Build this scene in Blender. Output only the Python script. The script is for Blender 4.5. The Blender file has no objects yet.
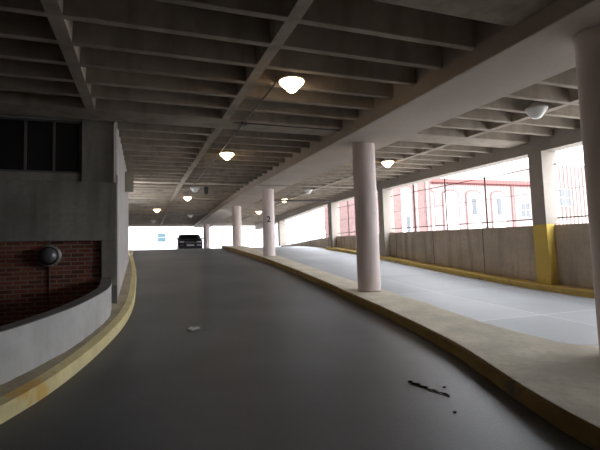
import bpy, bmesh, math, random
from mathutils import Vector, Matrix
random.seed(7)
S = bpy.context.scene
COL = S.collection
R = math.radians

# ------------------------------------------------------------------ camera
EYE = 1.6
def camera():
    f, yaw, pitch, roll = 437.517, 0.34501, 0.0742, -0.03253
    cy, sy = math.cos(yaw), math.sin(yaw)
    fwd = Vector((sy*math.cos(pitch), cy*math.cos(pitch), math.sin(pitch)))
    right = Vector((cy, -sy, 0)); up = right.cross(fwd)
    r = right*math.cos(roll) + up*math.sin(roll); u = r.cross(fwd)
    cd = bpy.data.cameras.new('camera'); co = bpy.data.objects.new('camera', cd); COL.objects.link(co)
    m = Matrix((r, u, -fwd)).transposed().to_4x4(); m.translation = (0, 0, EYE)
    co.matrix_world = m
    cd.sensor_fit = 'HORIZONTAL'; cd.sensor_width = 36; cd.lens = 36*f/600; cd.clip_end = 500; cd.clip_start = .05
    S.camera = co
camera()

# ------------------------------------------------------------------ sky, exposure
W = bpy.data.worlds.new('overcast_sky'); S.world = W; W.use_nodes = True
nt = W.node_tree; bg = nt.nodes['Background']
bg.inputs['Color'].default_value = (0.93, 0.96, 1.0, 1); bg.inputs['Strength'].default_value = 10.0
S.cycles.diffuse_bounces = 8; S.cycles.max_bounces = 12
S.view_settings.view_transform = 'Standard'; S.view_settings.look = 'None'
S.view_settings.exposure = 0.0; S.view_settings.gamma = 1; S.view_settings.use_curve_mapping = False

# ------------------------------------------------------------------ profiles along the ramp (Y forward)
def interp(K):
    def fn(y):
        if y <= K[0][0]:
            a, b = K[0], K[1]
        elif y >= K[-1][0]:
            return K[-1][1]
        else:
            for a, b in zip(K, K[1:]):
                if a[0] <= y <= b[0]: break
        return a[1] + (b[1]-a[1])*(y-a[0])/(b[0]-a[0])
    return fn
def smooth(fn, w=1.2):
    return lambda y: sum(fn(y+w*t/4) for t in range(-4, 5))/9
F = smooth(interp([(-12, 1.6-1.8), (-6, -.15), (0, 0), (5, .22), (10, .56), (15, 1.10), (19.2, 1.58), (25.8, 2.22), (29, 2.42), (33, 2.44), (60, 2.40)]), 1.5)
Cb = smooth(interp([(-12, 3.93), (0, 4.35), (19, 4.98), (26, 5.06), (36, 5.0), (43, 4.96)]), 1.0)      # underside of the ribs
OB = smooth(interp([(-12, 3.70), (0, 3.98), (7.9, 4.28), (17.7, 4.62), (24, 4.74), (26, 4.74), (35, 4.56), (43, 4.45)]), .6)  # underside of the edge beam
SILL = smooth(interp([(-12, 1.7), (0, 1.95), (7.9, 2.23), (16.6, 2.56), (24.0, 2.77), (25.5, 2.77), (35.7, 2.55), (43, 2.50)]), .4)
def ys(a, b, step=.5):
    n = max(1, round((b-a)/step)); return [a+(b-a)*i/n for i in range(n+1)]
def crom(P, n=6):
    P = [Vector(p) for p in P]; out = []
    Q = [P[0]*2-P[1]] + P + [P[-1]*2-P[-2]]
    for i in range(1, len(Q)-2):
        for k in range(n):
            t = k/n; a, b, c, d = Q[i-1:i+3]
            out.append(.5*((2*b)+(c-a)*t+(2*a-5*b+4*c-d)*t*t+(3*b-a-3*c+d)*t**3))
    out.append(P[-1]); return out

# ------------------------------------------------------------------ materials
def mat(name, base, rough=.85, var=.12, scale=1.2, fine=18, bump=.15, tint=None, metal=0, streak=0, spec=.3, wear=None, patch=None):
    m = bpy.data.materials.new(name); m.use_nodes = True
    n = m.node_tree; b = n.nodes['Principled BSDF']; L = n.links.new
    b.inputs['Roughness'].default_value = rough; b.inputs['Metallic'].default_value = metal
    b.inputs['Specular IOR Level'].default_value = spec
    tc = n.nodes.new('ShaderNodeTexCoord')
    def noise(sc, det=5, sv=None):
        t = n.nodes.new('ShaderNodeTexNoise'); t.inputs['Scale'].default_value = sc; t.inputs['Detail'].default_value = det
        if sv:
            mp = n.nodes.new('ShaderNodeMapping'); mp.inputs['Scale'].default_value = sv
            L(tc.outputs['Object'], mp.inputs['Vector']); L(mp.outputs['Vector'], t.inputs['Vector'])
        else: L(tc.outputs['Object'], t.inputs['Vector'])
        return t
    def mix(fac, a, bb, mode='MIX'):
        x = n.nodes.new('ShaderNodeMix'); x.data_type = 'RGBA'; x.blend_type = mode
        for s, v in ((x.inputs[0], fac), (x.inputs[6], a), (x.inputs[7], bb)):
            if hasattr(v, 'links'): L(v, s)
            else: s.default_value = v if isinstance(v, float) else (*v[:3], 1)
        return x.outputs[2]
    def ramp(src, lo, hi):
        r = n.nodes.new('ShaderNodeMapRange'); r.inputs['From Min'].default_value = lo; r.inputs['From Max'].default_value = hi
        L(src, r.inputs['Value']); return r.outputs['Result']
    base = Vector(base)
    c1 = tuple(base*(1-var)); c2 = tuple(base*(1+var))
    col = mix(ramp(noise(scale).outputs['Fac'], .35, .65), c1, c2)
    col = mix(ramp(noise(fine, 3).outputs['Fac'], .3, .7), col, tuple(Vector(tint) if tint else base*(1-var*.8)), 'MIX') if False else col
    f2 = noise(fine, 4)
    mm = n.nodes.new('ShaderNodeMath'); mm.operation = 'MULTIPLY'; mm.inputs[1].default_value = .45
    L(ramp(f2.outputs['Fac'], .45, .75), mm.inputs[0])
    col = mix(mm.outputs[0], col, tuple(tint) if tint else tuple(base*(1-2*var)))
    if streak:
        st = noise(1.0, 4, (3.2, 3.2, .35))
        ms = n.nodes.new('ShaderNodeMath'); ms.operation = 'MULTIPLY'; ms.inputs[1].default_value = streak
        L(ramp(st.outputs['Fac'], .48, .72), ms.inputs[0])
        col = mix(ms.outputs[0], col, tuple(base*.35))
    if wear:
        wn = noise(wear[1], 6)
        col = mix(ramp(wn.outputs['Fac'], wear[2], wear[2]+.06), col, wear[0])
    if patch:                             # a stain of another paint coat round one spot of the object
        vd = n.nodes.new('ShaderNodeVectorMath'); vd.operation = 'DISTANCE'; L(tc.outputs['Object'], vd.inputs[0]); vd.inputs[1].default_value = patch[0]
        pn = noise(6, 4); ad = n.nodes.new('ShaderNodeMath'); ad.operation = 'MULTIPLY_ADD'; ad.inputs[1].default_value = .9
        L(pn.outputs['Fac'], ad.inputs[0]); L(vd.outputs['Value'], ad.inputs[2])
        col = mix(ramp(ad.outputs[0], patch[1]+.62, patch[1]+.42), col, patch[2])
    L(col, b.inputs['Base Color'])
    if bump:
        bp = n.nodes.new('ShaderNodeBump'); bp.inputs['Strength'].default_value = bump; bp.inputs['Distance'].default_value = .02
        L(f2.outputs['Fac'], bp.inputs['Height']); L(bp.outputs['Normal'], b.inputs['Normal'])
    return m
def plain(name, c, rough=.5, metal=0, spec=.5, emit=None, es=0, trans=0):
    m = bpy.data.materials.new(name); m.use_nodes = True; b = m.node_tree.nodes['Principled BSDF']
    n = m.node_tree; t = n.nodes.new('ShaderNodeTexNoise'); t.inputs['Scale'].default_value = 9
    tc = n.nodes.new('ShaderNodeTexCoord'); n.links.new(tc.outputs['Object'], t.inputs['Vector'])
    x = n.nodes.new('ShaderNodeMix'); x.data_type = 'RGBA'
    x.inputs[6].default_value = (*[v*.92 for v in c], 1); x.inputs[7].default_value = (*[min(1, v*1.08) for v in c], 1)
    n.links.new(t.outputs['Fac'], x.inputs[0]); n.links.new(x.outputs[2], b.inputs['Base Color'])
    b.inputs['Roughness'].default_value = rough; b.inputs['Metallic'].default_value = metal
    b.inputs['Specular IOR Level'].default_value = spec; b.inputs['Transmission Weight'].default_value = trans
    if emit:
        b.inputs['Emission Color'].default_value = (*emit, 1); b.inputs['Emission Strength'].default_value = es
    return m
def brick(name, c1, c2, mortar, bw, bh, mt, axis='XZ', rough=.9):
    m = bpy.data.materials.new(name); m.use_nodes = True; n = m.node_tree; L = n.links.new; b = n.nodes['Principled BSDF']
    tc = n.nodes.new('ShaderNodeTexCoord'); sp = n.nodes.new('ShaderNodeSeparateXYZ'); cb = n.nodes.new('ShaderNodeCombineXYZ')
    L(tc.outputs['Object'], sp.inputs[0]); L(sp.outputs[axis[0]], cb.inputs[0]); L(sp.outputs[axis[1]], cb.inputs[1])
    t = n.nodes.new('ShaderNodeTexBrick'); L(cb.outputs[0], t.inputs['Vector'])
    t.inputs['Color1'].default_value = (*c1, 1); t.inputs['Color2'].default_value = (*c2, 1); t.inputs['Mortar'].default_value = (*mortar, 1)
    t.inputs['Scale'].default_value = 1; t.inputs['Brick Width'].default_value = bw; t.inputs['Row Height'].default_value = bh
    t.inputs['Mortar Size'].default_value = mt; t.inputs['Bias'].default_value = -.1
    nz = n.nodes.new('ShaderNodeTexNoise'); nz.inputs['Scale'].default_value = 2.5; L(tc.outputs['Object'], nz.inputs['Vector'])
    x = n.nodes.new('ShaderNodeMix'); x.data_type = 'RGBA'; x.blend_type = 'MULTIPLY'; x.inputs[0].default_value = .5
    L(t.outputs['Color'], x.inputs[6]); L(nz.outputs['Fac'], x.inputs[7]); L(x.outputs[2], b.inputs['Base Color'])
    bp = n.nodes.new('ShaderNodeBump'); bp.inputs['Strength'].default_value = .4; bp.inputs['Distance'].default_value = .01; bp.invert = True
    L(t.outputs['Fac'], bp.inputs['Height']); L(bp.outputs['Normal'], b.inputs['Normal'])
    b.inputs['Roughness'].default_value = rough
    return m
M = {}
M['ceil'] = mat('ceiling_concrete', (.385, .33, .275), .9, .15, .8, 6, .2, tint=(.29, .235, .185), streak=.4)
M['girder'] = mat('girder_concrete', (.46, .39, .335), .85, .08, .7, 14, .08)
M['edge'] = mat('edge_beam_concrete', (.36, .32, .285), .85, .08, .7, 14, .08)
M['column'] = mat('column_paint', (.77, .66, .645), .6, .04, 1.2, 20, .05)
M['asphalt'] = mat('asphalt', (.096, .103, .118), .45, .28, .38, 70, .12, tint=(.17, .17, .175), spec=.35)
M['median'] = mat('weathered_median_concrete', (.66, .61, .50), .9, .14, 1.6, 12, .2, tint=(.44, .39, .29))
M['sidewalk'] = mat('sidewalk_concrete', (.46, .40, .29), .9, .14, 1.6, 12, .2, tint=(.34, .29, .20))
M['yellow'] = mat('worn_yellow_paint', (.60, .43, .12), .7, .1, 2.5, 14, .15, tint=(.42, .32, .15), wear=((.33, .27, .19), 3, .60))
M['brownyellow'] = mat('grimy_yellow_paint', (.33, .215, .07), .8, .15, 2.5, 14, .2, tint=(.18, .13, .07), wear=((.16, .13, .10), 3, .60))
M['paleyellow'] = mat('pale_yellow_paint', (.72, .63, .34), .7, .08, 2.5, 14, .15, tint=(.58, .50, .28), patch=((-1.12, 5.2, .30), .16, (.70, .46, .14)))
M['pilyellow'] = mat('pilaster_yellow_paint', (.62, .44, .10), .6, .06, 1.5, 14, .05)
M['wall'] = mat('front_wall_concrete', (.33, .31, .285), .85, .15, .8, 10, .1, streak=.5)
M['curved'] = mat('curved_wall_concrete', (.50, .50, .495), .8, .08, 1.2, 8, .1, tint=(.40, .40, .40), streak=.15)
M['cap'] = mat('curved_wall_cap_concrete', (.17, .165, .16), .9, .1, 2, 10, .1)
M['side'] = mat('side_wall_concrete', (.48, .46, .45), .8, .08, .8, 10, .1)
M['parapet'] = mat('parapet_concrete', (.46, .39, .32), .85, .14, .9, 10, .12, streak=.65)
M['dark'] = plain('dark_metal', (.06, .055, .055), .5, .3)
M['fence'] = plain('fence_metal', (.022, .013, .014), .7, 0, .2)
M['pipe'] = plain('painted_pipe', (.30, .28, .27), .5)
M['darkpipe'] = plain('conduit_paint', (.09, .08, .075), .5)
M['conduit'] = plain('grimy_conduit', (.17, .12, .11), .6)
M['frame'] = plain('window_frame_paint', (.16, .15, .145), .6)
M['glassdark'] = plain('dark_window_glass', (.03, .03, .033), .25)
M['brick'] = brick('red_brick', (.42, .135, .09), (.15, .055, .045), (.42, .33, .28), .26, .088, .011)
M['brick2'] = brick('red_street_brick', (.215, .118, .112), (.18, .095, .09), (.24, .17, .16), .26, .088, .01)
M['palebrick'] = brick('pale_street_brick', (.33, .23, .225), (.29, .20, .195), (.34, .28, .27), .26, .088, .01)
M['paleblock'] = mat('pale_block_paint', (.31, .255, .25), .8, .05, .5, 10, .05)
M['stucco'] = mat('pale_stucco', (.60, .50, .49), .8, .04, .5, 10, .05)
M['white'] = mat('white_building_paint', (.8, .8, .8), .8, .03, .5, 10, .03)
M['trimred'] = plain('red_painted_cornice', (.16, .055, .05), .7)
M['street'] = mat('street_concrete', (.55, .54, .52), .9, .08, .5, 10, .05)
M['winglass'] = plain('street_window_glass', (.055, .06, .072), .35)
M['blue'] = plain('pale_blue_pane', (.035, .085, .11), .4)
M['lampmetal'] = plain('lamp_housing_metal', (.55, .54, .52), .4, .3)
M['lampoff'] = plain('unlit_lamp_glass', (.80, .80, .78), .25)
M['lampon'] = plain('lit_lamp_glass', (.9, .8, .6), .3, emit=(1.0, .72, .42), es=15.0)
M['sign'] = plain('sign_back_metal', (.34, .32, .27), .6, .2)
M['dome'] = plain('glossy_grey_dome', (.17, .17, .18), .25, .3)
M['ring'] = plain('grey_ring_metal', (.42, .42, .44), .4, .4)
M['carpaint'] = plain('dark_navy_car_paint', (.028, .028, .042), .25, .3)
M['carglass'] = plain('car_glass', (.02, .022, .03), .08)
M['tyre'] = plain('tyre_rubber', (.02, .02, .02), .8)
M['headlight'] = plain('headlight_lens', (.30, .30, .33), .15)
M['plate'] = plain('plate_white', (.42, .42, .44), .5)
M['chrome'] = plain('chrome_trim', (.6, .6, .62), .2, .9)
M['paper'] = plain('white_paper', (.62, .62, .60), .8)
M['tar'] = plain('black_tar', (.012, .011, .010), .6)
M['black'] = plain('black_stencil_paint', (.05, .04, .045), .7)
def slabs():
    m = mat('lane_concrete', (.36, .375, .40), .6, .10, .5, 30, .1, tint=(.30, .31, .33), spec=.35)
    n = m.node_tree; L = n.links.new; b = n.nodes['Principled BSDF']; src = b.inputs['Base Color'].links[0].from_socket
    tc = n.nodes.new('ShaderNodeTexCoord'); t = n.nodes.new('ShaderNodeTexBrick'); L(tc.outputs['Object'], t.inputs['Vector'])
    t.offset = 0; t.inputs['Scale'].default_value = 1; t.inputs['Brick Width'].default_value = 2.45; t.inputs['Row Height'].default_value = 3.3
    t.inputs['Mortar Size'].default_value = .02; t.inputs['Mortar Smooth'].default_value = .4
    t.inputs['Color1'].default_value = (.86, .86, .86, 1); t.inputs['Color2'].default_value = (1.12, 1.12, 1.12, 1); t.inputs['Mortar'].default_value = (1.5, 1.48, 1.42, 1)
    x = n.nodes.new('ShaderNodeMix'); x.data_type = 'RGBA'; x.blend_type = 'MULTIPLY'; x.inputs[0].default_value = 1
    L(src, x.inputs[6]); L(t.outputs['Color'], x.inputs[7]); L(x.outputs[2], b.inputs['Base Color'])
    return m
M['lane'] = slabs()

# ------------------------------------------------------------------ mesh helpers
class MB:
    def __init__(s): s.v = []; s.f = []
    def add(s, v, f):
        o = len(s.v); s.v += [tuple(p) for p in v]; s.f += [tuple(i+o for i in q) for q in f]; return s
    def box(s, a, b):
        (x0, y0, z0), (x1, y1, z1) = a, b
        return s.add([(x0,y0,z0),(x1,y0,z0),(x1,y1,z0),(x0,y1,z0),(x0,y0,z1),(x1,y0,z1),(x1,y1,z1),(x0,y1,z1)],
                     [(0,3,2,1),(4,5,6,7),(0,1,5,4),(1,2,6,5),(2,3,7,6),(3,0,4,7)])
    def loft(s, secs, cap=True, closed=False):
        n = len(secs[0]); v = [p for q in secs for p in q]; f = []
        m = len(secs)
        for i in range(m if closed else m-1):
            for k in range(n):
                a, b = i*n+k, i*n+(k+1) % n; c, d = ((i+1) % m)*n+(k+1) % n, ((i+1) % m)*n+k
                f.append((a, b, c, d))
        if cap and not closed: f += [tuple(range(n))[::-1], tuple(range((m-1)*n, m*n))]
        return s.add(v, f)
    def tube(s, P, r, n=8):
        P = [Vector(p) for p in P]; secs = []
        for i, p in enumerate(P):
            t = (P[min(i+1, len(P)-1)]-P[max(i-1, 0)]).normalized()
            a = t.cross(Vector((0, 0, 1)) if abs(t.z) < .9 else Vector((1, 0, 0))).normalized(); b = t.cross(a)
            rr = r[i] if isinstance(r, (list, tuple)) else r
            secs.append([p+(a*math.cos(2*math.pi*k/n)+b*math.sin(2*math.pi*k/n))*rr for k in range(n)])
        return s.loft(secs)
    def lathe(s, prof, n=32, c=(0, 0, 0), axis='Z'):
        secs = []
        for r, z in prof:
            q = []
            for k in range(n):
                a = 2*math.pi*k/n; x, y = r*math.cos(a), r*math.sin(a)
                q.append((c[0]+x, c[1]+y, c[2]+z) if axis == 'Z' else (c[0]+x, c[1]-z, c[2]+y))
            secs.append(q)
        return s.loft(secs)
    def build(s, name, m, parent=None, smooth=False, bevel=0, origin=None):
        me = bpy.data.meshes.new(name); o = Vector(origin) if origin else Vector((0, 0, 0))
        pm = parent.matrix_world.inverted() if parent else None
        me.from_pydata([Vector(p)-o for p in s.v], [], s.f); me.validate()
        bm = bmesh.new(); bm.from_mesh(me); bmesh.ops.recalc_face_normals(bm, faces=bm.faces); bm.to_mesh(me); bm.free()
        me.materials.append(m); ob = bpy.data.objects.new(name, me); COL.objects.link(ob)
        ob.location = o
        if parent:
            ob.parent = parent; ob.location = o-parent_loc(parent)
        if smooth:
            me.polygons.foreach_set('use_smooth', [True]*len(me.polygons))
            if smooth != 'all':
                try: me.set_sharp_from_angle(angle=R(40))
                except Exception: pass
        if bevel:
            b = ob.modifiers.new('bevel', 'BEVEL'); b.width = bevel; b.segments = 2; b.limit_method = 'ANGLE'
        return ob
def parent_loc(p):
    v = Vector(p.location)
    while p.parent: p = p.parent; v += Vector(p.location)
    return v
def tag(o, label=None, cat=None, group=None, kind=None):
    if label: o['label'] = label
    if cat: o['category'] = cat
    if group: o['group'] = group
    if kind: o['kind'] = kind
    return o
def empty(name, loc, label, cat, group=None):
    o = bpy.data.objects.new(name, None); COL.objects.link(o); o.location = loc; o.empty_display_size = .2
    return tag(o, label, cat, group)
def copy_thing(root, loc, label=None, rot=None):
    def cp(o, par):
        c = o.copy(); COL.objects.link(c); c.parent = par
        for ch in [k for k in kids.get(o.name, [])]: cp(ch, c)
        return c
    kids = {}
    for o in COL.objects:
        if o.parent: kids.setdefault(o.parent.name, []).append(o)
    c = cp(root, None); c.location = loc
    if rot is not None: c.rotation_euler.z = rot
    if label: c['label'] = label
    return c
def strip(x0, x1, lo, hi, Y):            # a bar running along Y whose height follows the ramp
    g = lambda f, y: f(y) if callable(f) else f
    return MB().loft([[(g(x0,y), y, g(lo,y)), (g(x1,y), y, g(lo,y)), (g(x1,y), y, g(hi,y)), (g(x0,y), y, g(hi,y))] for y in Y])
st = lambda o: tag(o, kind='structure')

# ================================================================== THE SETTING
Y0, Y1 = -11.0, 42.0
CURB = [(-9, 1.85), (-6.2, 1.9), (-4.3, 2.1), (-2.5, 2.75), (-1.62, 3.8), (-1.18, 4.75), (-.90, 5.55), (-.62, 6.8), (-.40, 8.2), (-.27, 9.6), (-.215, 11), (-.21, 13), (-.24, 15.8), (-.36, 19), (-.5, 22), (-.55, 25)]
WALLP = [(-9, 2.75), (-6, 2.8), (-4.3, 3.05), (-2.8, 3.65), (-1.95, 4.45), (-1.38, 5.31), (-1.0, 6.35), (-.84, 6.95), (-.68, 7.85), (-.59, 8.7), (-.60, 9.45), (-.66, 10.25)]
curb = crom([(x, y, 0) for x, y in CURB]); wallp = crom([(x, y, 0) for x, y in WALLP])
def curbX(y):
    if y <= curb[0].y: return -9
    best = -9
    for a, b in zip(curb, curb[1:]):
        if min(a.y, b.y) <= y <= max(a.y, b.y) and b.y != a.y: best = a.x+(b.x-a.x)*(y-a.y)/(b.y-a.y)
    return best if y < 25 else -.55
medL = smooth(interp([(-12, 3.0), (0, 2.98), (2.4, 3.1), (3.25, 3.34), (4.3, 3.72), (5, 3.94), (5.9, 4.13), (6.9, 4.3), (8.3, 4.52), (11.3, 4.84), (14.7, 4.93), (19, 4.87), (25, 4.66), (28.5, 4.65), (32, 4.9), (42, 4.9)]), .5)
medR = interp([(-12, 5.75), (3.9, 5.75), (4.35, 5.2), (5.4, 5.2), (6.1, 5.25), (7.8, 5.55), (9.8, 5.68), (16, 5.72), (25, 5.8), (42, 5.8)])
# driving surfaces
mb = MB(); secs = []
for y in ys(Y0, Y1, .25):
    L = -9 if y < 1.86 else (curbX(y)-.03 if y < 24.9 else -3.0); Rr = medL(y)+.1
    secs.append([(L+(Rr-L)*k/6, y, F(y)) for k in range(7)])
def grid(secs):
    n = len(secs[0]); v = [p for q in secs for p in q]
    return v, [(i*n+k, i*n+k+1, (i+1)*n+k+1, (i+1)*n+k) for i in range(len(secs)-1) for k in range(n-1)]
mb.add(*grid(secs)); st(mb.build('floor', M['asphalt']))
mb = MB(); mb.add(*grid([[(5.0+(11.2-5.0)*k/4, y, F(y)) for k in range(5)] for y in ys(Y0, Y1, .5)])); st(mb.build('floor', M['lane']))

# ceiling: slab, ribs, cross beams, long ribs
ce = st(strip(-9.2, 10.9, lambda y: Cb(y)+.5, lambda y: Cb(y)+.8, ys(Y0, Y1, .5)).build('ceiling', M['ceil']))
beamsY = [(-11, -10.2), (-4.1, -3.3), (3.35, 4.15), (9.3, 10.02), (19.2, 19.6), (24.5, 24.9), (32.6, 33.0), (41.3, 42.0)]
ribsY = []
for (a0, a1), (b0, b1) in zip(beamsY, beamsY[1:]):
    n = round((b0-a1)/.78)
    for k in range(1, n): ribsY.append(a1+(b0-a1)*k/n)
GX0, GX1 = 4.50, 5.98
for a, b in beamsY:
    z = min(Cb(a), Cb(b))
    for x0, x1 in ((-9.1, GX0+.02), (GX1-.02, 10.4)):
        if a == 9.3: pass
        mb = MB().box((x0, a, z-.005), (x1, b, Cb(b)+.55)); mb.build('cross_beam', M['ceil'], ce, bevel=.015)
for y in ribsY:
    z = Cb(y)
    for x0, x1 in ((-9.1, GX0+.02), (GX1-.02, 10.4)):
        s = []
        for x in (x0, x1): s.append([(x, y-.055, z), (x, y+.055, z), (x, y+.09, z+.55), (x, y-.09, z+.55)])
        MB().loft(s).build('rib', M['ceil'], ce, bevel=.012)
for xc, ya, w in ((1.75, Y0, .085), (-.97, Y0, .088), (8.25, Y0, .085), (-4.4, Y0, .1)):
    s = []
    for y in ys(ya, Y1 if xc > 0 else 10.3, .5):
        z = Cb(y)+.004; x = xc-(.22*min(1, max(0, (y-5)/20)) if xc == 1.75 else 0)
        s.append([(x-w, y, z), (x+w, y, z), (x+w+.03, y, z+.55), (x-w-.03, y, z+.55)])
    MB().loft(s).build('long_rib', M['ceil'], ce)

# right side: parapet, edge beam
st(strip(10.6, 10.85, lambda y: F(y)-.4, SILL, ys(Y0, Y1, .5)).build('wall_right', M['parapet']))
wr = [o for o in COL.objects if o.name == 'wall_right'][0]
for k in range(20):
    y = -9.6+2.65*k
    MB().box((10.592, y, F(y)+.16), (10.603, y+.02, SILL(y)-.01)).build('panel_joint', M['dark'], wr)
st(strip(10.36, 10.85, OB, lambda y: Cb(y)+.5, ys(Y0, Y1, .5)).build('trim_1', M['edge']))
st(MB().box((-9.1, 41.9, Cb(42)-.1), (10.85, 42.25, Cb(42)+.8)).build('trim_2', M['girder']))
# unseen walls added behind and left of the camera to keep it dark
st(MB().box((-9.4, Y0-.3, -.6), (11.0, Y0, 5.2)).build('wall_back', M['wall']))
st(MB().box((-9.5, Y0, -3.0), (-9.2, 10.6, 6.0)).build('wall_left', M['wall']))
# front wall with window, brick and the side wall along the sidewalk
WT = Cb(10.3)+.3
fw = MB()
fw.box((-9.2, 10.2, 2.10), (-.53, 10.6, 3.36))              # smooth band
fw.box((-.84, 10.2, -2.6), (-.53, 10.6, 2.10))              # jamb beside the brick
fw.box((-9.2, 10.185, 2.10), (-.53, 10.21, 2.66)); fw.box((-.84, 10.185, -2.6), (-.53, 10.21, 2.10))
fw.box((-9.2, 10.34, 3.36), (-.53, 10.6, 3.56))
fw.box((-1.24, 10.30, 3.36), (-.56, 10.6, WT+.1))
fw.box((-9.2, 10.30, 4.70), (-1.24, 10.6, WT+.1))
st(fw.build('wall_front', M['wall'], bevel=.012))
st(MB().box((-9.2, 10.27, -2.6), (-.84, 10.55, 2.10)).build('wall_front', M['brick']))
bj = MB().box((-.852, 10.19, .2), (-.838, 10.28, 2.09)); st(bj.build('trim_3', M['dark']))
wf = MB()
for x in (-1.27, -1.78, -2.31, -2.84, -3.37, -3.9): wf.box((x-.022, 10.36, 3.56), (x+.022, 10.42, 4.70))
wf.box((-4, 10.36, 3.56), (-1.24, 10.42, 3.60)); wf.box((-4, 10.36, 4.66), (-1.24, 10.42, 4.70))
w1 = st(wf.build('window_1', M['frame'])); MB().box((-4, 10.40, 3.56), (-1.24, 10.415, 4.70)).build('pane', M['glassdark'], w1)
fill = st(MB().box((-9.2, 10.34, 3.56), (-3.95, 10.6, 4.72)).build('wall_front', M['wall']))
st(strip(-.83, -.55, lambda y: F(y)-.3, lambda y: Cb(y)+.35, ys(10.6, 18.6, .5)).build('wall_side', M['side'], bevel=.01))
st(MB().box((-3.3, 18.6, 1.0), (-3.0, 42.0, 5.4)).build('wall_left', M['wall']))
st(MB().box((-3.0, 18.3, 1.0), (-.83, 18.55, 5.4)).build('wall_side', M['wall']))
# unseen solid wall added beside the camera to cut light on the left bay
st(MB().box((10.6, Y0, -.5), (10.85, 1.5, 5.0)).build('wall_right', M['wall']))
# stairwell pit floor
st(MB().box((-9.2, 1.9, -2.8), (-.62, 10.3, -2.6)).build('floor', M['cap']))

# outside ground
st(MB().box((11.0, -60, -.7), (160, 42.2, -.5)).build('floor', M['street']))
st(MB().box((-80, 42.05, 1.9), (160, 160, 2.38)).build('floor', M['asphalt']))

# ================================================================== THINGS IN THE GARAGE
# sidewalk and its curb
def offs(P, d):
    out = []
    for i, p in enumerate(P):
        t = (P[min(i+1, len(P)-1)]-P[max(i-1, 0)]); n = Vector((-t.y, t.x, 0)).normalized(); out.append(p+n*d)
    return out
def at(P, h): return [Vector((p.x, p.y, F(p.y)+h)) for p in P]
sw = empty('sidewalk', (-1.2, 5.0, F(5)), 'narrow tan concrete sidewalk curving along the low grey wall on the left', 'sidewalk')
ci = offs(curb, .13)
secs = []
cf = offs(curb, -.02)
for a, b, c0 in zip(at(curb, .155), at(ci, .17), at(cf, -.15)):
    secs.append([tuple(c0), tuple(a), tuple(b), (b.x, b.y, b.z-.35)])
cu = MB().loft(secs).build('curb', M['paleyellow'], sw, smooth=True); cu['label'] = 'pale yellow painted curb edge'
inner = []
for p in ci:
    if p.y < 10.4:
        q = min(wallp, key=lambda w: (w-p).length); q = q+(q-p).normalized()*.12
        if p.x < -7: q = Vector((p.x, 3.0, 0))
    else: q = Vector((-.60, p.y, 0))
    inner.append(q)
secs = [[(a.x, a.y, a.z-.3), tuple(a), (b.x, b.y, a.z), (b.x, b.y, a.z-.3)] for a, b in zip(at(ci, .168), inner)]
MB().loft(secs).build('walkway', M['sidewalk'], sw)

# low curved wall round the stairwell
lw = empty('low_curved_wall', (-1.4, 5.4, F(5.3)), 'low smooth grey concrete wall curving round the stairwell before the brick wall', 'low wall')
wo = wallp; wi = offs(wallp, .2); H = lambda p: F(p.y)+.17+.53
secs = [[(a.x, a.y, F(a.y)-.3), (a.x, a.y, H(a)-.012), (b.x, b.y, H(a)-.012), (b.x, b.y, -2.6), (a.x*.5+b.x*.5, a.y*.5+b.y*.5, -2.6)] for a, b in zip(wo, wi)]
MB().loft(secs).build('wall_body', M['curved'], lw, smooth=True)
secs = [[(a.x, a.y, H(a)-.012), (a.x, a.y, H(a)), (b.x, b.y, H(a)), (b.x, b.y, H(a)-.012)] for a, b in zip(wo, wi)]  # thin top course, coloured darker than the wall body
o = MB().loft(secs).build('cap', M['cap'], lw, smooth=True); o['label'] = 'darker top of the wall'

# median island
mdn = empty('median_island', (4.6, 8, F(8)), 'long raised tan concrete island between the two ramps, carrying the round columns', 'median')
Y = ys(Y0, 27.6, .3)
wob = [random.uniform(-.008, .008) for _ in Y]
secs = [[(medL(y)+w, y, F(y)-.2), (medL(y)+w, y, F(y)+.145), (medL(y)+.02, y, F(y)+.165), (medL(y)+.10, y, F(y)+.166), (medL(y)+.10, y, F(y)-.2)] for y, w in zip(Y, wob)]
e = MB().loft(secs).build('painted_curb', M['brownyellow'], mdn); e['label'] = 'grimy brownish yellow curb face'
Y = ys(Y0, 27.6, .15)
secs = [[(medL(y)+.03, y, F(y)+.10), (medL(y)+.03, y, F(y)+.172), (medR(y), y, F(y)+.165), (medR(y), y, F(y)-.2), (medL(y)+.12, y, F(y)-.2)] for y in Y]
MB().loft(secs).build('top_slab', M['median'], mdn)

# yellow curb at the foot of the parapet
rc = strip(10.14, 10.61, lambda y: F(y)-.1, lambda y: F(y)+.15, ys(Y0, 23.9, .4)).build('parapet_curb', M['yellow'], bevel=.02, origin=(10.3, 8, F(8)))
tag(rc, 'long yellow painted curb at the foot of the stained parapet on the right', 'curb')

# girder over the columns
gd = strip(GX0, GX1, lambda y: Cb(y)-.25, lambda y: Cb(y)+.5, ys(Y0, Y1, .5)).build('concrete_girder', M['girder'], bevel=.02, origin=(5.3, 8, Cb(8)))
tag(gd, 'wide pale concrete girder running above the row of round columns', 'girder')

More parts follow.
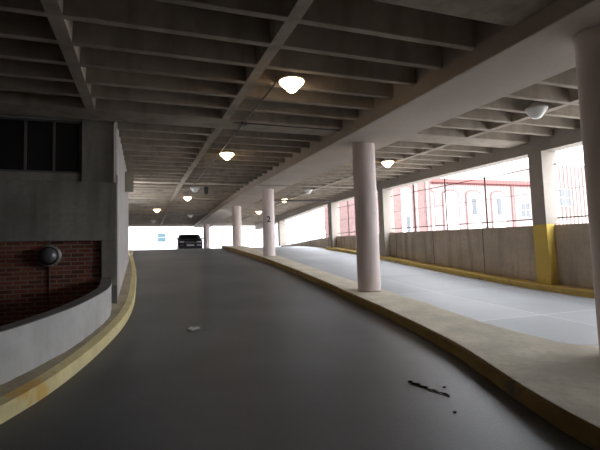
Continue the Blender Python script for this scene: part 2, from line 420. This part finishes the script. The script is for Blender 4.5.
# columns
cols = [(5.29, 3.60, .285, 'thick round pinkish column nearest the camera, cut by the right edge of the photo'),
        (5.31, 9.8, .285, 'tall round pinkish white column in the middle of the island, second nearest'),
        (5.31, 18.95, .275, 'round pinkish column bearing a black number 2'),
        (5.31, 26.0, .275, 'round pinkish column standing just beyond the numbered one, at the ramp crest'),
        (5.2, 38.6, .28, 'farthest and smallest round column, beside the parked dark car')]
for x, y, r, lab in cols:
    zb, zt = F(y)+(.165 if y < 27 else 0), Cb(y)-.25
    e = empty('round_column', (x, y, zb), lab, 'column', 'round columns on the island')
    MB().lathe([(r, 0), (r, zt-zb+.01)], 48, (x, y, zb)).build('shaft', M['column'], e, smooth=True)
    if lab.endswith('number 2'):
        cv = bpy.data.curves.new('n', 'FONT'); cv.body = '2'; cv.size = .37; cv.align_x = 'CENTER'; cv.extrude = .004; cv.offset = .008
        t = bpy.data.objects.new('n', cv); COL.objects.link(t)
        bpy.context.view_layer.update()
        me = bpy.data.meshes.new_from_object(t.evaluated_get(bpy.context.evaluated_depsgraph_get()))
        bpy.data.objects.remove(t)
        bm = bmesh.new(); bm.from_mesh(me); bmesh.ops.subdivide_edges(bm, edges=[q for q in bm.edges if q.calc_length() > .05], cuts=2); bm.to_mesh(me); bm.free()
        a0 = math.atan2(-18.9, -5.3)+.04
        for v in me.vertices:
            th = a0+v.co.x/r; rr = r+.003+max(0, v.co.z)
            v.co = (rr*math.cos(th), rr*math.sin(th), (3.22-zb)+v.co.y)
        me.materials.clear(); me.materials.append(M['black'])
        o = bpy.data.objects.new('painted_number', me); COL.objects.link(o); o.parent = e; o['label'] = 'black stencilled 2'

# pilasters in the right-hand openings
for y, lab in ((1.6, None), (9.12, 'square pilaster with yellow painted foot, between the two nearest openings'),
          (17.6, 'square pilaster with yellow foot half hidden behind the tall middle column'),
          (23.5, 'narrow pilaster at the far end of the parapet curb beside a drain pipe'),
          (33.8, 'farthest thin pilaster in the openings right of the numbered column')):
    w = .22
    e = empty('pilaster', (10.45, y, F(y)+.1), lab or 'square pilaster on the parapet outside the frame on the right', 'pilaster', 'pilasters of the right parapet')
    zy = SILL(y)+.02
    zs = zy if y < 12 else F(y)+1.0
    if y < 12: strip(10.3, 10.6, lambda q: F(q)+.15, zs, [y-w, y+w]).build('painted_foot', M['pilyellow'], e, bevel=.01)
    else: strip(10.3, 10.6, lambda q: F(q)+.15, SILL(y)+.02, [y-w, y+w]).build('foot', M['edge'], e, bevel=.01)
    MB().box((10.3, y-w, SILL(y)+.02), (10.86, y+w, OB(y))).build('shaft', M['edge'], e, bevel=.01)

# fences in the openings
bays = [(1.82, 8.9), (9.34, 17.38), (17.82, 23.28), (23.72, 33.58), (34.02, 41.6)]
blab = ['dark rail fence in the opening right of the yellow footed pilaster, behind the nearest column',
        'rusty rail and post fence in the long opening with the red building behind', 'mesh fence in the short opening just left of the tall middle column',
        'faint mesh fence in the bright sloping opening right of the numbered column', 'mesh fence in the farthest opening on the right']
for (a, b), lab in zip(bays, blab):
    e = empty('rail_fence', (10.72, (a+b)/2, SILL((a+b)/2)), lab, 'fence', 'fences in the right openings')
    posts = [y for y in [-4.7, -2.7, -.7, 3.4, 5.43, 7.46, 11.5, 13.53, 15.57, 19.8, 21.85, 25.9, 27.9, 29.9, 31.9, 36, 38, 40] if a+.3 < y < b-.3]
    if (a, b) == bays[0]: posts = [3.4, 5.43]
    for y in posts:
        MB().tube([(10.72, y, SILL(y)-.12), (10.72, y, OB(y)-.04)], .024).build('post', M['fence'], e, smooth=True)
        MB().box((10.68, y-.04, SILL(y)-.01), (10.76, y+.04, SILL(y)+.02)).build('foot_plate', M['fence'], e)
    yy = ys(a+.02, b-.02, .5)
    for dz, rr in ((1.68, .014), (.19, .018), (.95, .006)):
        MB().tube([(10.72, y, SILL(y)+dz*1.0) for y in yy], rr, 6).build('rail', M['fence'], e, smooth=True)
    mm = MB()
    n = int((b-a)/.13)
    for k in range(n):
        y = a+.08+(b-a-.1)*k/n
        mm.box((10.7235, y, SILL(y)+.19), (10.7265, y+.0035, SILL(y)+1.68))
    mm.build('wire_mesh', M['fence'], e)

# lamps
def make_lamp(lit, label, loc):
    e = empty('bay_lamp', loc, label, 'ceiling lamp', 'round ceiling lamps')
    x, y, z = loc
    MB().lathe([(.03, .10), (.03, .55)], 12, loc).build('stem', M['lampmetal'], e, smooth=True)
    MB().lathe([(.06, .16), (.10, .14), (.12, .07), (.20, .05), (.225, .03), (.225, .0), (.0, .0)], 32, loc).build('housing', M['lampmetal'], e, smooth=True)
    MB().lathe([(.205, 0), (.20, -.025), (.165, -.065), (.11, -.11), (.08, -.15), (.05, -.172), (0.001, -.178)] if lit else [(.205, 0), (.20, -.03), (.16, -.085), (.11, -.15), (.085, -.175), (.06, -.185), (0.001, -.188)], 32, loc).build('diffuser', M['lampon'] if lit else M['lampoff'], e, smooth=True)
    return e
LZ = lambda y: Cb(y)-.02
on = make_lamp(True, 'nearest lit warm ceiling lamp over the left ramp', (2.37, 6.78, LZ(6.8)))
off = make_lamp(False, 'nearest unlit white cone lamp over the right lane, in front of the edge beam', (7.85, 6.82, LZ(6.8)))
for src, x, y, lab in (
    (on, 2.37, 12.85, 'second lit lamp over the left ramp, above and left of the numbered column'),
    (on, 2.25, 24.0, 'small lit lamp just above the parked dark car'),
    (on, .85, 29.8, 'faint small lit lamp near the far end, left of the car'),
    (off, 2.28, 20.7, 'unlit lamp over the left ramp beside the small dark hanging box'),
    (off, 3.3, 33.0, 'tiny unlit lamp directly over the roof of the parked car'),
    (off, .78, 37.3, 'tiny unlit lamp at the far left end of the ceiling'),
    (on, 7.9, 12.9, 'lit lamp over the right lane, just right of the tall middle column'),
    (off, 7.87, 20.5, 'unlit lamp over the right lane, left of the tall middle column'),
    (on, 7.8, 24.3, 'lit lamp just right of the numbered column'),
    (on, 7.9, 30.7, 'small lit lamp between the numbered column and the one beyond')):
    copy_thing(src, (x, y, LZ(y)), lab)

# conduits
cd = MB().tube([(2.12, y, Cb(y)-.03) for y in ys(6.85, 24, .8)], .016, 8).build('ceiling_conduit', M['darkpipe'], smooth=True, origin=(2.12, 10, Cb(10)))
tag(cd, 'thin dark conduit running along under the ribs past the left ramp lamps', 'conduit')
MB().box((2.05, 9.36, Cb(9.4)-.07), (2.19, 9.50, Cb(9.4))).build('junction_box', M['darkpipe'], cd)
cd = MB().tube([(x, 9.42, Cb(9.42)-.03) for x in (1.9, 3, 4.64)], .012, 8).build('ceiling_conduit', M['darkpipe'], smooth=True, origin=(3, 9.42, Cb(9.4)))
tag(cd, 'thin conduit crossing under the first wide cross beam to the girder', 'conduit')
MB().lathe([(.028, 0), (.028, Cb(10.2)-3.36)], 10, (-.60, 10.24, 3.36)).build('wall_pipe', M['pipe'], smooth=True)
wp = [o for o in COL.objects if o.name == 'wall_pipe'][0]; tag(wp, 'thin light vertical pipe at the upper corner of the concrete wall', 'pipe')
dp = MB().tube([(10.2, 23.05, F(23)+.1), (10.2, 23.05, 4.7)], .05, 10).build('drain_pipe', M['darkpipe'], smooth=True, origin=(10.2, 23.05, F(23)))
tag(dp, 'thin dark vertical drain pipe at the far end of the parapet beside the pilaster', 'pipe')
dh = MB().tube([(6.0, 22.9, 4.78), (10.2, 22.9, 4.78)], .05, 10).build('ceiling_pipe', M['darkpipe'], smooth=True, origin=(8, 22.9, 4.78))
tag(dh, 'dark pipe crossing under the ceiling over the far right lane', 'pipe')
# joint leaks: pipe clamps on girder
gj = MB().box((GX0+.05, 17.6, Cb(17.6)-.265), (GX1+.3, 17.66, Cb(17.6)-.248)).build('joint_cover', M['darkpipe'], gd)

# sign seen from behind, hung from the side wall
e = empty('hanging_sign', (-.42, 15.0, 4.2), 'blank greyish sign panel sticking out high on the side wall edge', 'sign')
MB().box((-.55, 14.97, 3.88), (-.29, 15.01, 4.54)).build('panel', M['sign'], e, bevel=.005)
MB().box((-.56, 14.98, 4.20), (-.54, 15.06, 4.46)).build('bracket', M['darkpipe'], e)
# small dark hanging box
e = empty('loudspeaker', (2.69, 19.9, 4.8), 'small dark box hanging from the ceiling above the car', 'loudspeaker')
MB().lathe([(.015, .28), (.015, .6)], 8, (2.69, 19.9, 4.6)).build('hanger', M['darkpipe'], e)
MB().box((2.60, 19.84, 4.60), (2.78, 20.0, 4.93)).build('body', M['dark'], e, bevel=.02)
# dome fixture on the brick wall
c = (-1.82, 10.27, 1.80)
e = empty('dome_fixture', c, 'round grey dome fixture on the red brick wall', 'wall light')
MB().lathe([(.215, 0), (.215, .03), (.195, .05), (.15, .055), (.15, .0)], 40, c, 'Y').build('back_ring', M['ring'], e, smooth=True)
MB().lathe([(.165, .05), (.19, .10), (.19, .14), (.165, .16)], 40, c, 'Y').build('dark_collar', M['dark'], e, smooth=True)
MB().lathe([(.165, .155), (.155, .20), (.125, .245), (.08, .275), (.03, .288), (.001, .29)], 40, c, 'Y').build('dome', M['dome'], e, smooth='all')
cb = MB().lathe([(.016, 0), (.016, 1.05)], 10, (-1.82, 10.25, .55)).build('wall_conduit', M['conduit'], smooth=True, origin=(-1.82, 10.25, .55))
tag(cb, 'thin conduit running down the brick under the dome fixture', 'conduit')
# drain stub at the foot of the jamb
jp = MB().box((-.60, 10.12, F(10.1)+.165), (-.53, 10.2, 1.14)).build('corner_guard', M['cap'], origin=(-.57, 10.16, F(10)+.16))
tag(jp, 'short dark stub at the foot of the wall corner behind the curved wall', 'guard')

# marks and litter on the asphalt
def blob(name, pts, m, lab, cat, h=.006):
    cx = sum(p[0] for p in pts)/len(pts); cy = sum(p[1] for p in pts)/len(pts)
    mb = MB(); n = len(pts)
    lo = [(x, y, F(y)+.001) for x, y in pts]; hi = [(x, y, F(y)+h) for x, y in pts]
    mb.loft([lo, hi]); return tag(mb.build(name, m, origin=(cx, cy, F(cy))), lab, cat)
blob('paper_scrap', [(.70, 7.85), (.78, 7.80), (.84, 7.86), (.93, 7.9), (.90, 8.02), (.82, 7.97), (.80, 8.06), (.74, 7.98)], M['paper'], 'crumpled white scrap lying on the asphalt in mid ramp', 'litter', .02)
P = [(2.74, 4.27), (2.78, 4.25), (2.76, 4.19), (2.80, 4.15), (2.785, 4.09), (2.825, 4.03), (2.80, 3.98), (2.845, 3.93), (2.84, 3.86), (2.885, 3.81), (2.875, 3.75), (2.85, 3.72)]
tw = MB().tube([(x, y, F(y)+.008) for x, y in P], [.008, .015, .010, .014, .007, .012, .006, .008, .006, .007, .010, .006], 6).build('tar_streak', M['tar'], origin=(2.82, 4, F(4)))
tag(tw, 'short wiggly black streak on the asphalt beside the island curb', 'debris')
for x, y, r, lab in ((3.0, 3.98, .02, 'small dark lump between the black streak and the curb'), (2.66, 3.40, .018, 'small dark lump nearest the camera below the black streak')):
    blob('debris_lump', [(x+r*math.cos(a)*(1+.4*math.sin(3*a)), y+r*.8*math.sin(a)) for a in [k*math.pi/4 for k in range(8)]], M['tar'], lab, 'debris', .012)

# ------------------------------------------------------------------ parked car (front towards the camera)
def car():
    e = empty('car', (0, 0, 0), 'dark navy car parked at the far end of the ramp, front facing the camera', 'car')
    # sections across the width, x is half width factor; y forward (towards camera is -y)
    prof = [(-2.05, .18), (-2.08, .55), (-2.0, .78), (-1.75, .93), (-1.0, 1.02), (-.55, 1.18), (-.1, 1.40), (.35, 1.49), (1.2, 1.50), (1.75, 1.42), (2.0, 1.05), (2.08, .70), (2.05, .18)]
    mb = MB(); secs = []
    for s, inset, dz in ((-1, 1, 0), (-.97, .4, 0), (-.6, 0, 0), (0, 0, .01), (.6, 0, 0), (.97, .4, 0), (1, 1, 0)):
        q = []
        for y, z in prof:
            tuck = .13*max(0, (z-.95)/.55)
            x = s*(.89-tuck) ; yy = y*(1-.035*inset-(.05*abs(s)**3)); q.append((x, yy, z-(.05*inset if z > .9 else 0)+dz))
        secs.append(q)
    mb.loft(secs).build('body', M['carpaint'], e, smooth=True, bevel=.02)
    MB().add([(-.66, -.93, 1.055), (.66, -.93, 1.055), (.60, -.17, 1.39), (-.60, -.17, 1.39), (-.66, -.96, 1.03), (.66, -.96, 1.03)], [(0, 1, 2, 3), (4, 5, 1, 0)]).build('windshield', M['carglass'], e)
    for s in (-1, 1):
        MB().box((s*.60-.17, -2.06, .66), (s*.60+.17, -1.90, .80)).build('headlight', M['headlight'], e, bevel=.03)
        MB().box((s*.60-.15, -2.09, .42), (s*.60+.15, -2.0, .50)).build('fog_lamp', M['headlight'] if s > 0 else M['dark'], e, bevel=.02)  # left lamp coloured dark for shade, right one pale for catching light
        MB().box((s*.93-.09, -.75, 1.0), (s*.93+.09, -.62, 1.12)).build('mirror', M['carpaint'], e, bevel=.03)
        sg = MB().add([(s*.83, -.60, 1.08), (s*.83, 1.7, 1.08), (s*.775, 1.5, 1.38), (s*.775, .0, 1.38)], [(0, 1, 2, 3)]); sg.build('side_window', M['carglass'], e)
        for y in (-1.3, 1.3):
            w = MB(); w.lathe([(.001, -.1), (.22, -.1), (.31, -.09), (.32, 0), (.31, .09), (.22, .1), (.001, .1)], 28)
            w.v = [(s*.80+z, y+x, .32+yy) for x, yy, z in w.v]; wo_ = w.build('wheel', M['tyre'], e, smooth=True)
            h = MB(); h.lathe([(.001, -.01), (.19, -.01), (.19, .01), (.001, .02)], 20)
            h.v = [(s*(.80+.105)+z*s, y+x, .32+yy) for x, yy, z in h.v]; h.build('hubcap', M['chrome'], wo_, smooth=True)
    MB().box((-.36, -2.10, .58), (.36, -2.02, .76)).build('grille', M['dark'], e, bevel=.01)
    MB().box((-.26, -2.125, .40), (.26, -2.095, .53)).build('number_plate', M['plate'], e)
    MB().box((-.84, -2.10, .12), (.84, -1.9, .40)).build('bumper', M['carpaint'], e, bevel=.03)
    return e
ca = car(); ca.location = (3.72, 38.6, F(38)); ca.rotation_euler.z = R(-3); ca.scale = (1.12, 1.0, 1.0)

# ------------------------------------------------------------------ buildings outside
def arch(mb, x, y, z0, w, h, t, n=10):
    pts = [(x-w/2, z0), (x+w/2, z0), (x+w/2, z0+h-w*.22)]
    for k in range(1, n):
        a = math.pi*k/n; pts.append((x+w/2*math.cos(a), z0+h-w*.22+w*.22*math.sin(a)))
    pts.append((x-w/2, z0+h-w*.22))
    mb.loft([[(px, y, pz) for px, pz in pts], [(px, y-t, pz) for px, pz in pts]])
def window(e, x, y, z, w, h, nx=2, nz=2):
    f = MB(); f.box((x-w/2-.08, y-.10, z-.08), (x+w/2+.08, y, z+h+.08)); fo = f.build('window', M['stucco'], e)
    g = MB(); dw, dh = w/nx, h/nz
    for i in range(nx):
        for k in range(nz): g.box((x-w/2+i*dw+.04, y-.12, z+k*dh+.04), (x-w/2+(i+1)*dw-.04, y-.09, z+(k+1)*dh-.04))
    g.build('pane', M['winglass'], fo)
# long two-storey brick building with arched bays, wall face at y = 38
by = 38.0
e = empty('brick_building', (35, by, -.5), 'long low pale red brick building with arched bays and red cornice', 'building')
MB().box((25.4, by, -.5), (43.9, by+14, 9.1)).build('wall', M['palebrick'], e)
c = MB(); c.box((25.4, by-.35, 9.0), (43.9, by+14.2, 9.4))
for k in range(60): c.box((25.5+.3*k, by-.2, 8.85), (25.62+.3*k, by, 9.0))
c.build('cornice', M['trimred'], e)
for k, x in enumerate((27.6, 30.7, 33.7, 37.1)):
    m_ = MB(); arch(m_, x, by, .3, 2.1, 8.0, .08); a = m_.build('arched_bay', M['brick2'], e)
    m_ = MB(); arch(m_, x, by-.07, .35, 1.75, 7.75, .05); m_.build('bay_panel', M['stucco'], a)
    if k != 1:
        MB().box((x-.28, by-.2, 5.6), (x+.28, by-.12, 7.4)).build('bay_window', M['winglass'], a)
window(e, 40.9, by, 5.3, 1.3, 1.7); window(e, 40.9, by, 2.2, 1.3, 1.9)
for x in (39.2, 42.8): MB().box((x-.2, by-.15, -.5), (x+.2, by, 8.85)).build('pilaster', M['brick2'], e)
# taller brick building nearer, at the left of it
by = 34.0
e = empty('brick_building', (23, by, -.5), 'taller pink brick building at the left of the low arched one', 'building')
MB().box((21.2, by, -.5), (25.3, by+16, 12)).build('wall', M['brick2'], e)
m_ = MB(); arch(m_, 22.55, by, .6, 1.05, 7.0, .10); a = m_.build('arched_bay', M['stucco'], e)
MB().box((22.45, by-.16, 3.0), (22.8, by-.1, 5.0)).build('bay_window', M['winglass'], a)
for x in (23.6, 24.8): MB().box((x-.12, by-.15, -.5), (x+.12, by, 11.8)).build('pilaster', M['palebrick'], e)
MB().box((21.1, by-.2, 11.7), (25.5, by+16.1, 12.2)).build('cornice', M['trimred'], e)
# pale ribbed building on the right
by = 38.0
e = empty('pale_building', (50, by, -.5), 'pale ribbed building with a small grey window seen through the nearest opening', 'building')
MB().box((44.0, by-.4, -.5), (64, by+14, 11.6)).build('wall', M['paleblock'], e)
r_ = MB()
for k in range(32): r_.box((44.2+.62*k, by-.46, -.4), (44.36+.62*k, by-.4, 11.4))
r_.build('wall_ribs', M['brick2'], e)
window(e, 46.6, by-.45, 6.6, 1.9, 2.0)
# distant building far beyond the left end with the pale blue pane
e = empty('white_building', (2, 62, 2.38), 'distant overexposed white building with a pale blue window beyond the ramp end', 'building')
MB().box((-14, 62, 2.38), (26, 74, 14)).build('wall', M['white'], e)
f = MB().box((1.75, 61.9, 4.25), (2.95, 62, 5.55)).build('window', M['white'], e)
MB().box((1.82, 61.86, 4.32), (2.88, 61.9, 4.9)).build('pane', M['blue'], f)
MB().box((1.82, 61.86, 4.95), (2.88, 61.9, 5.48)).build('pane', M['blue'], f)
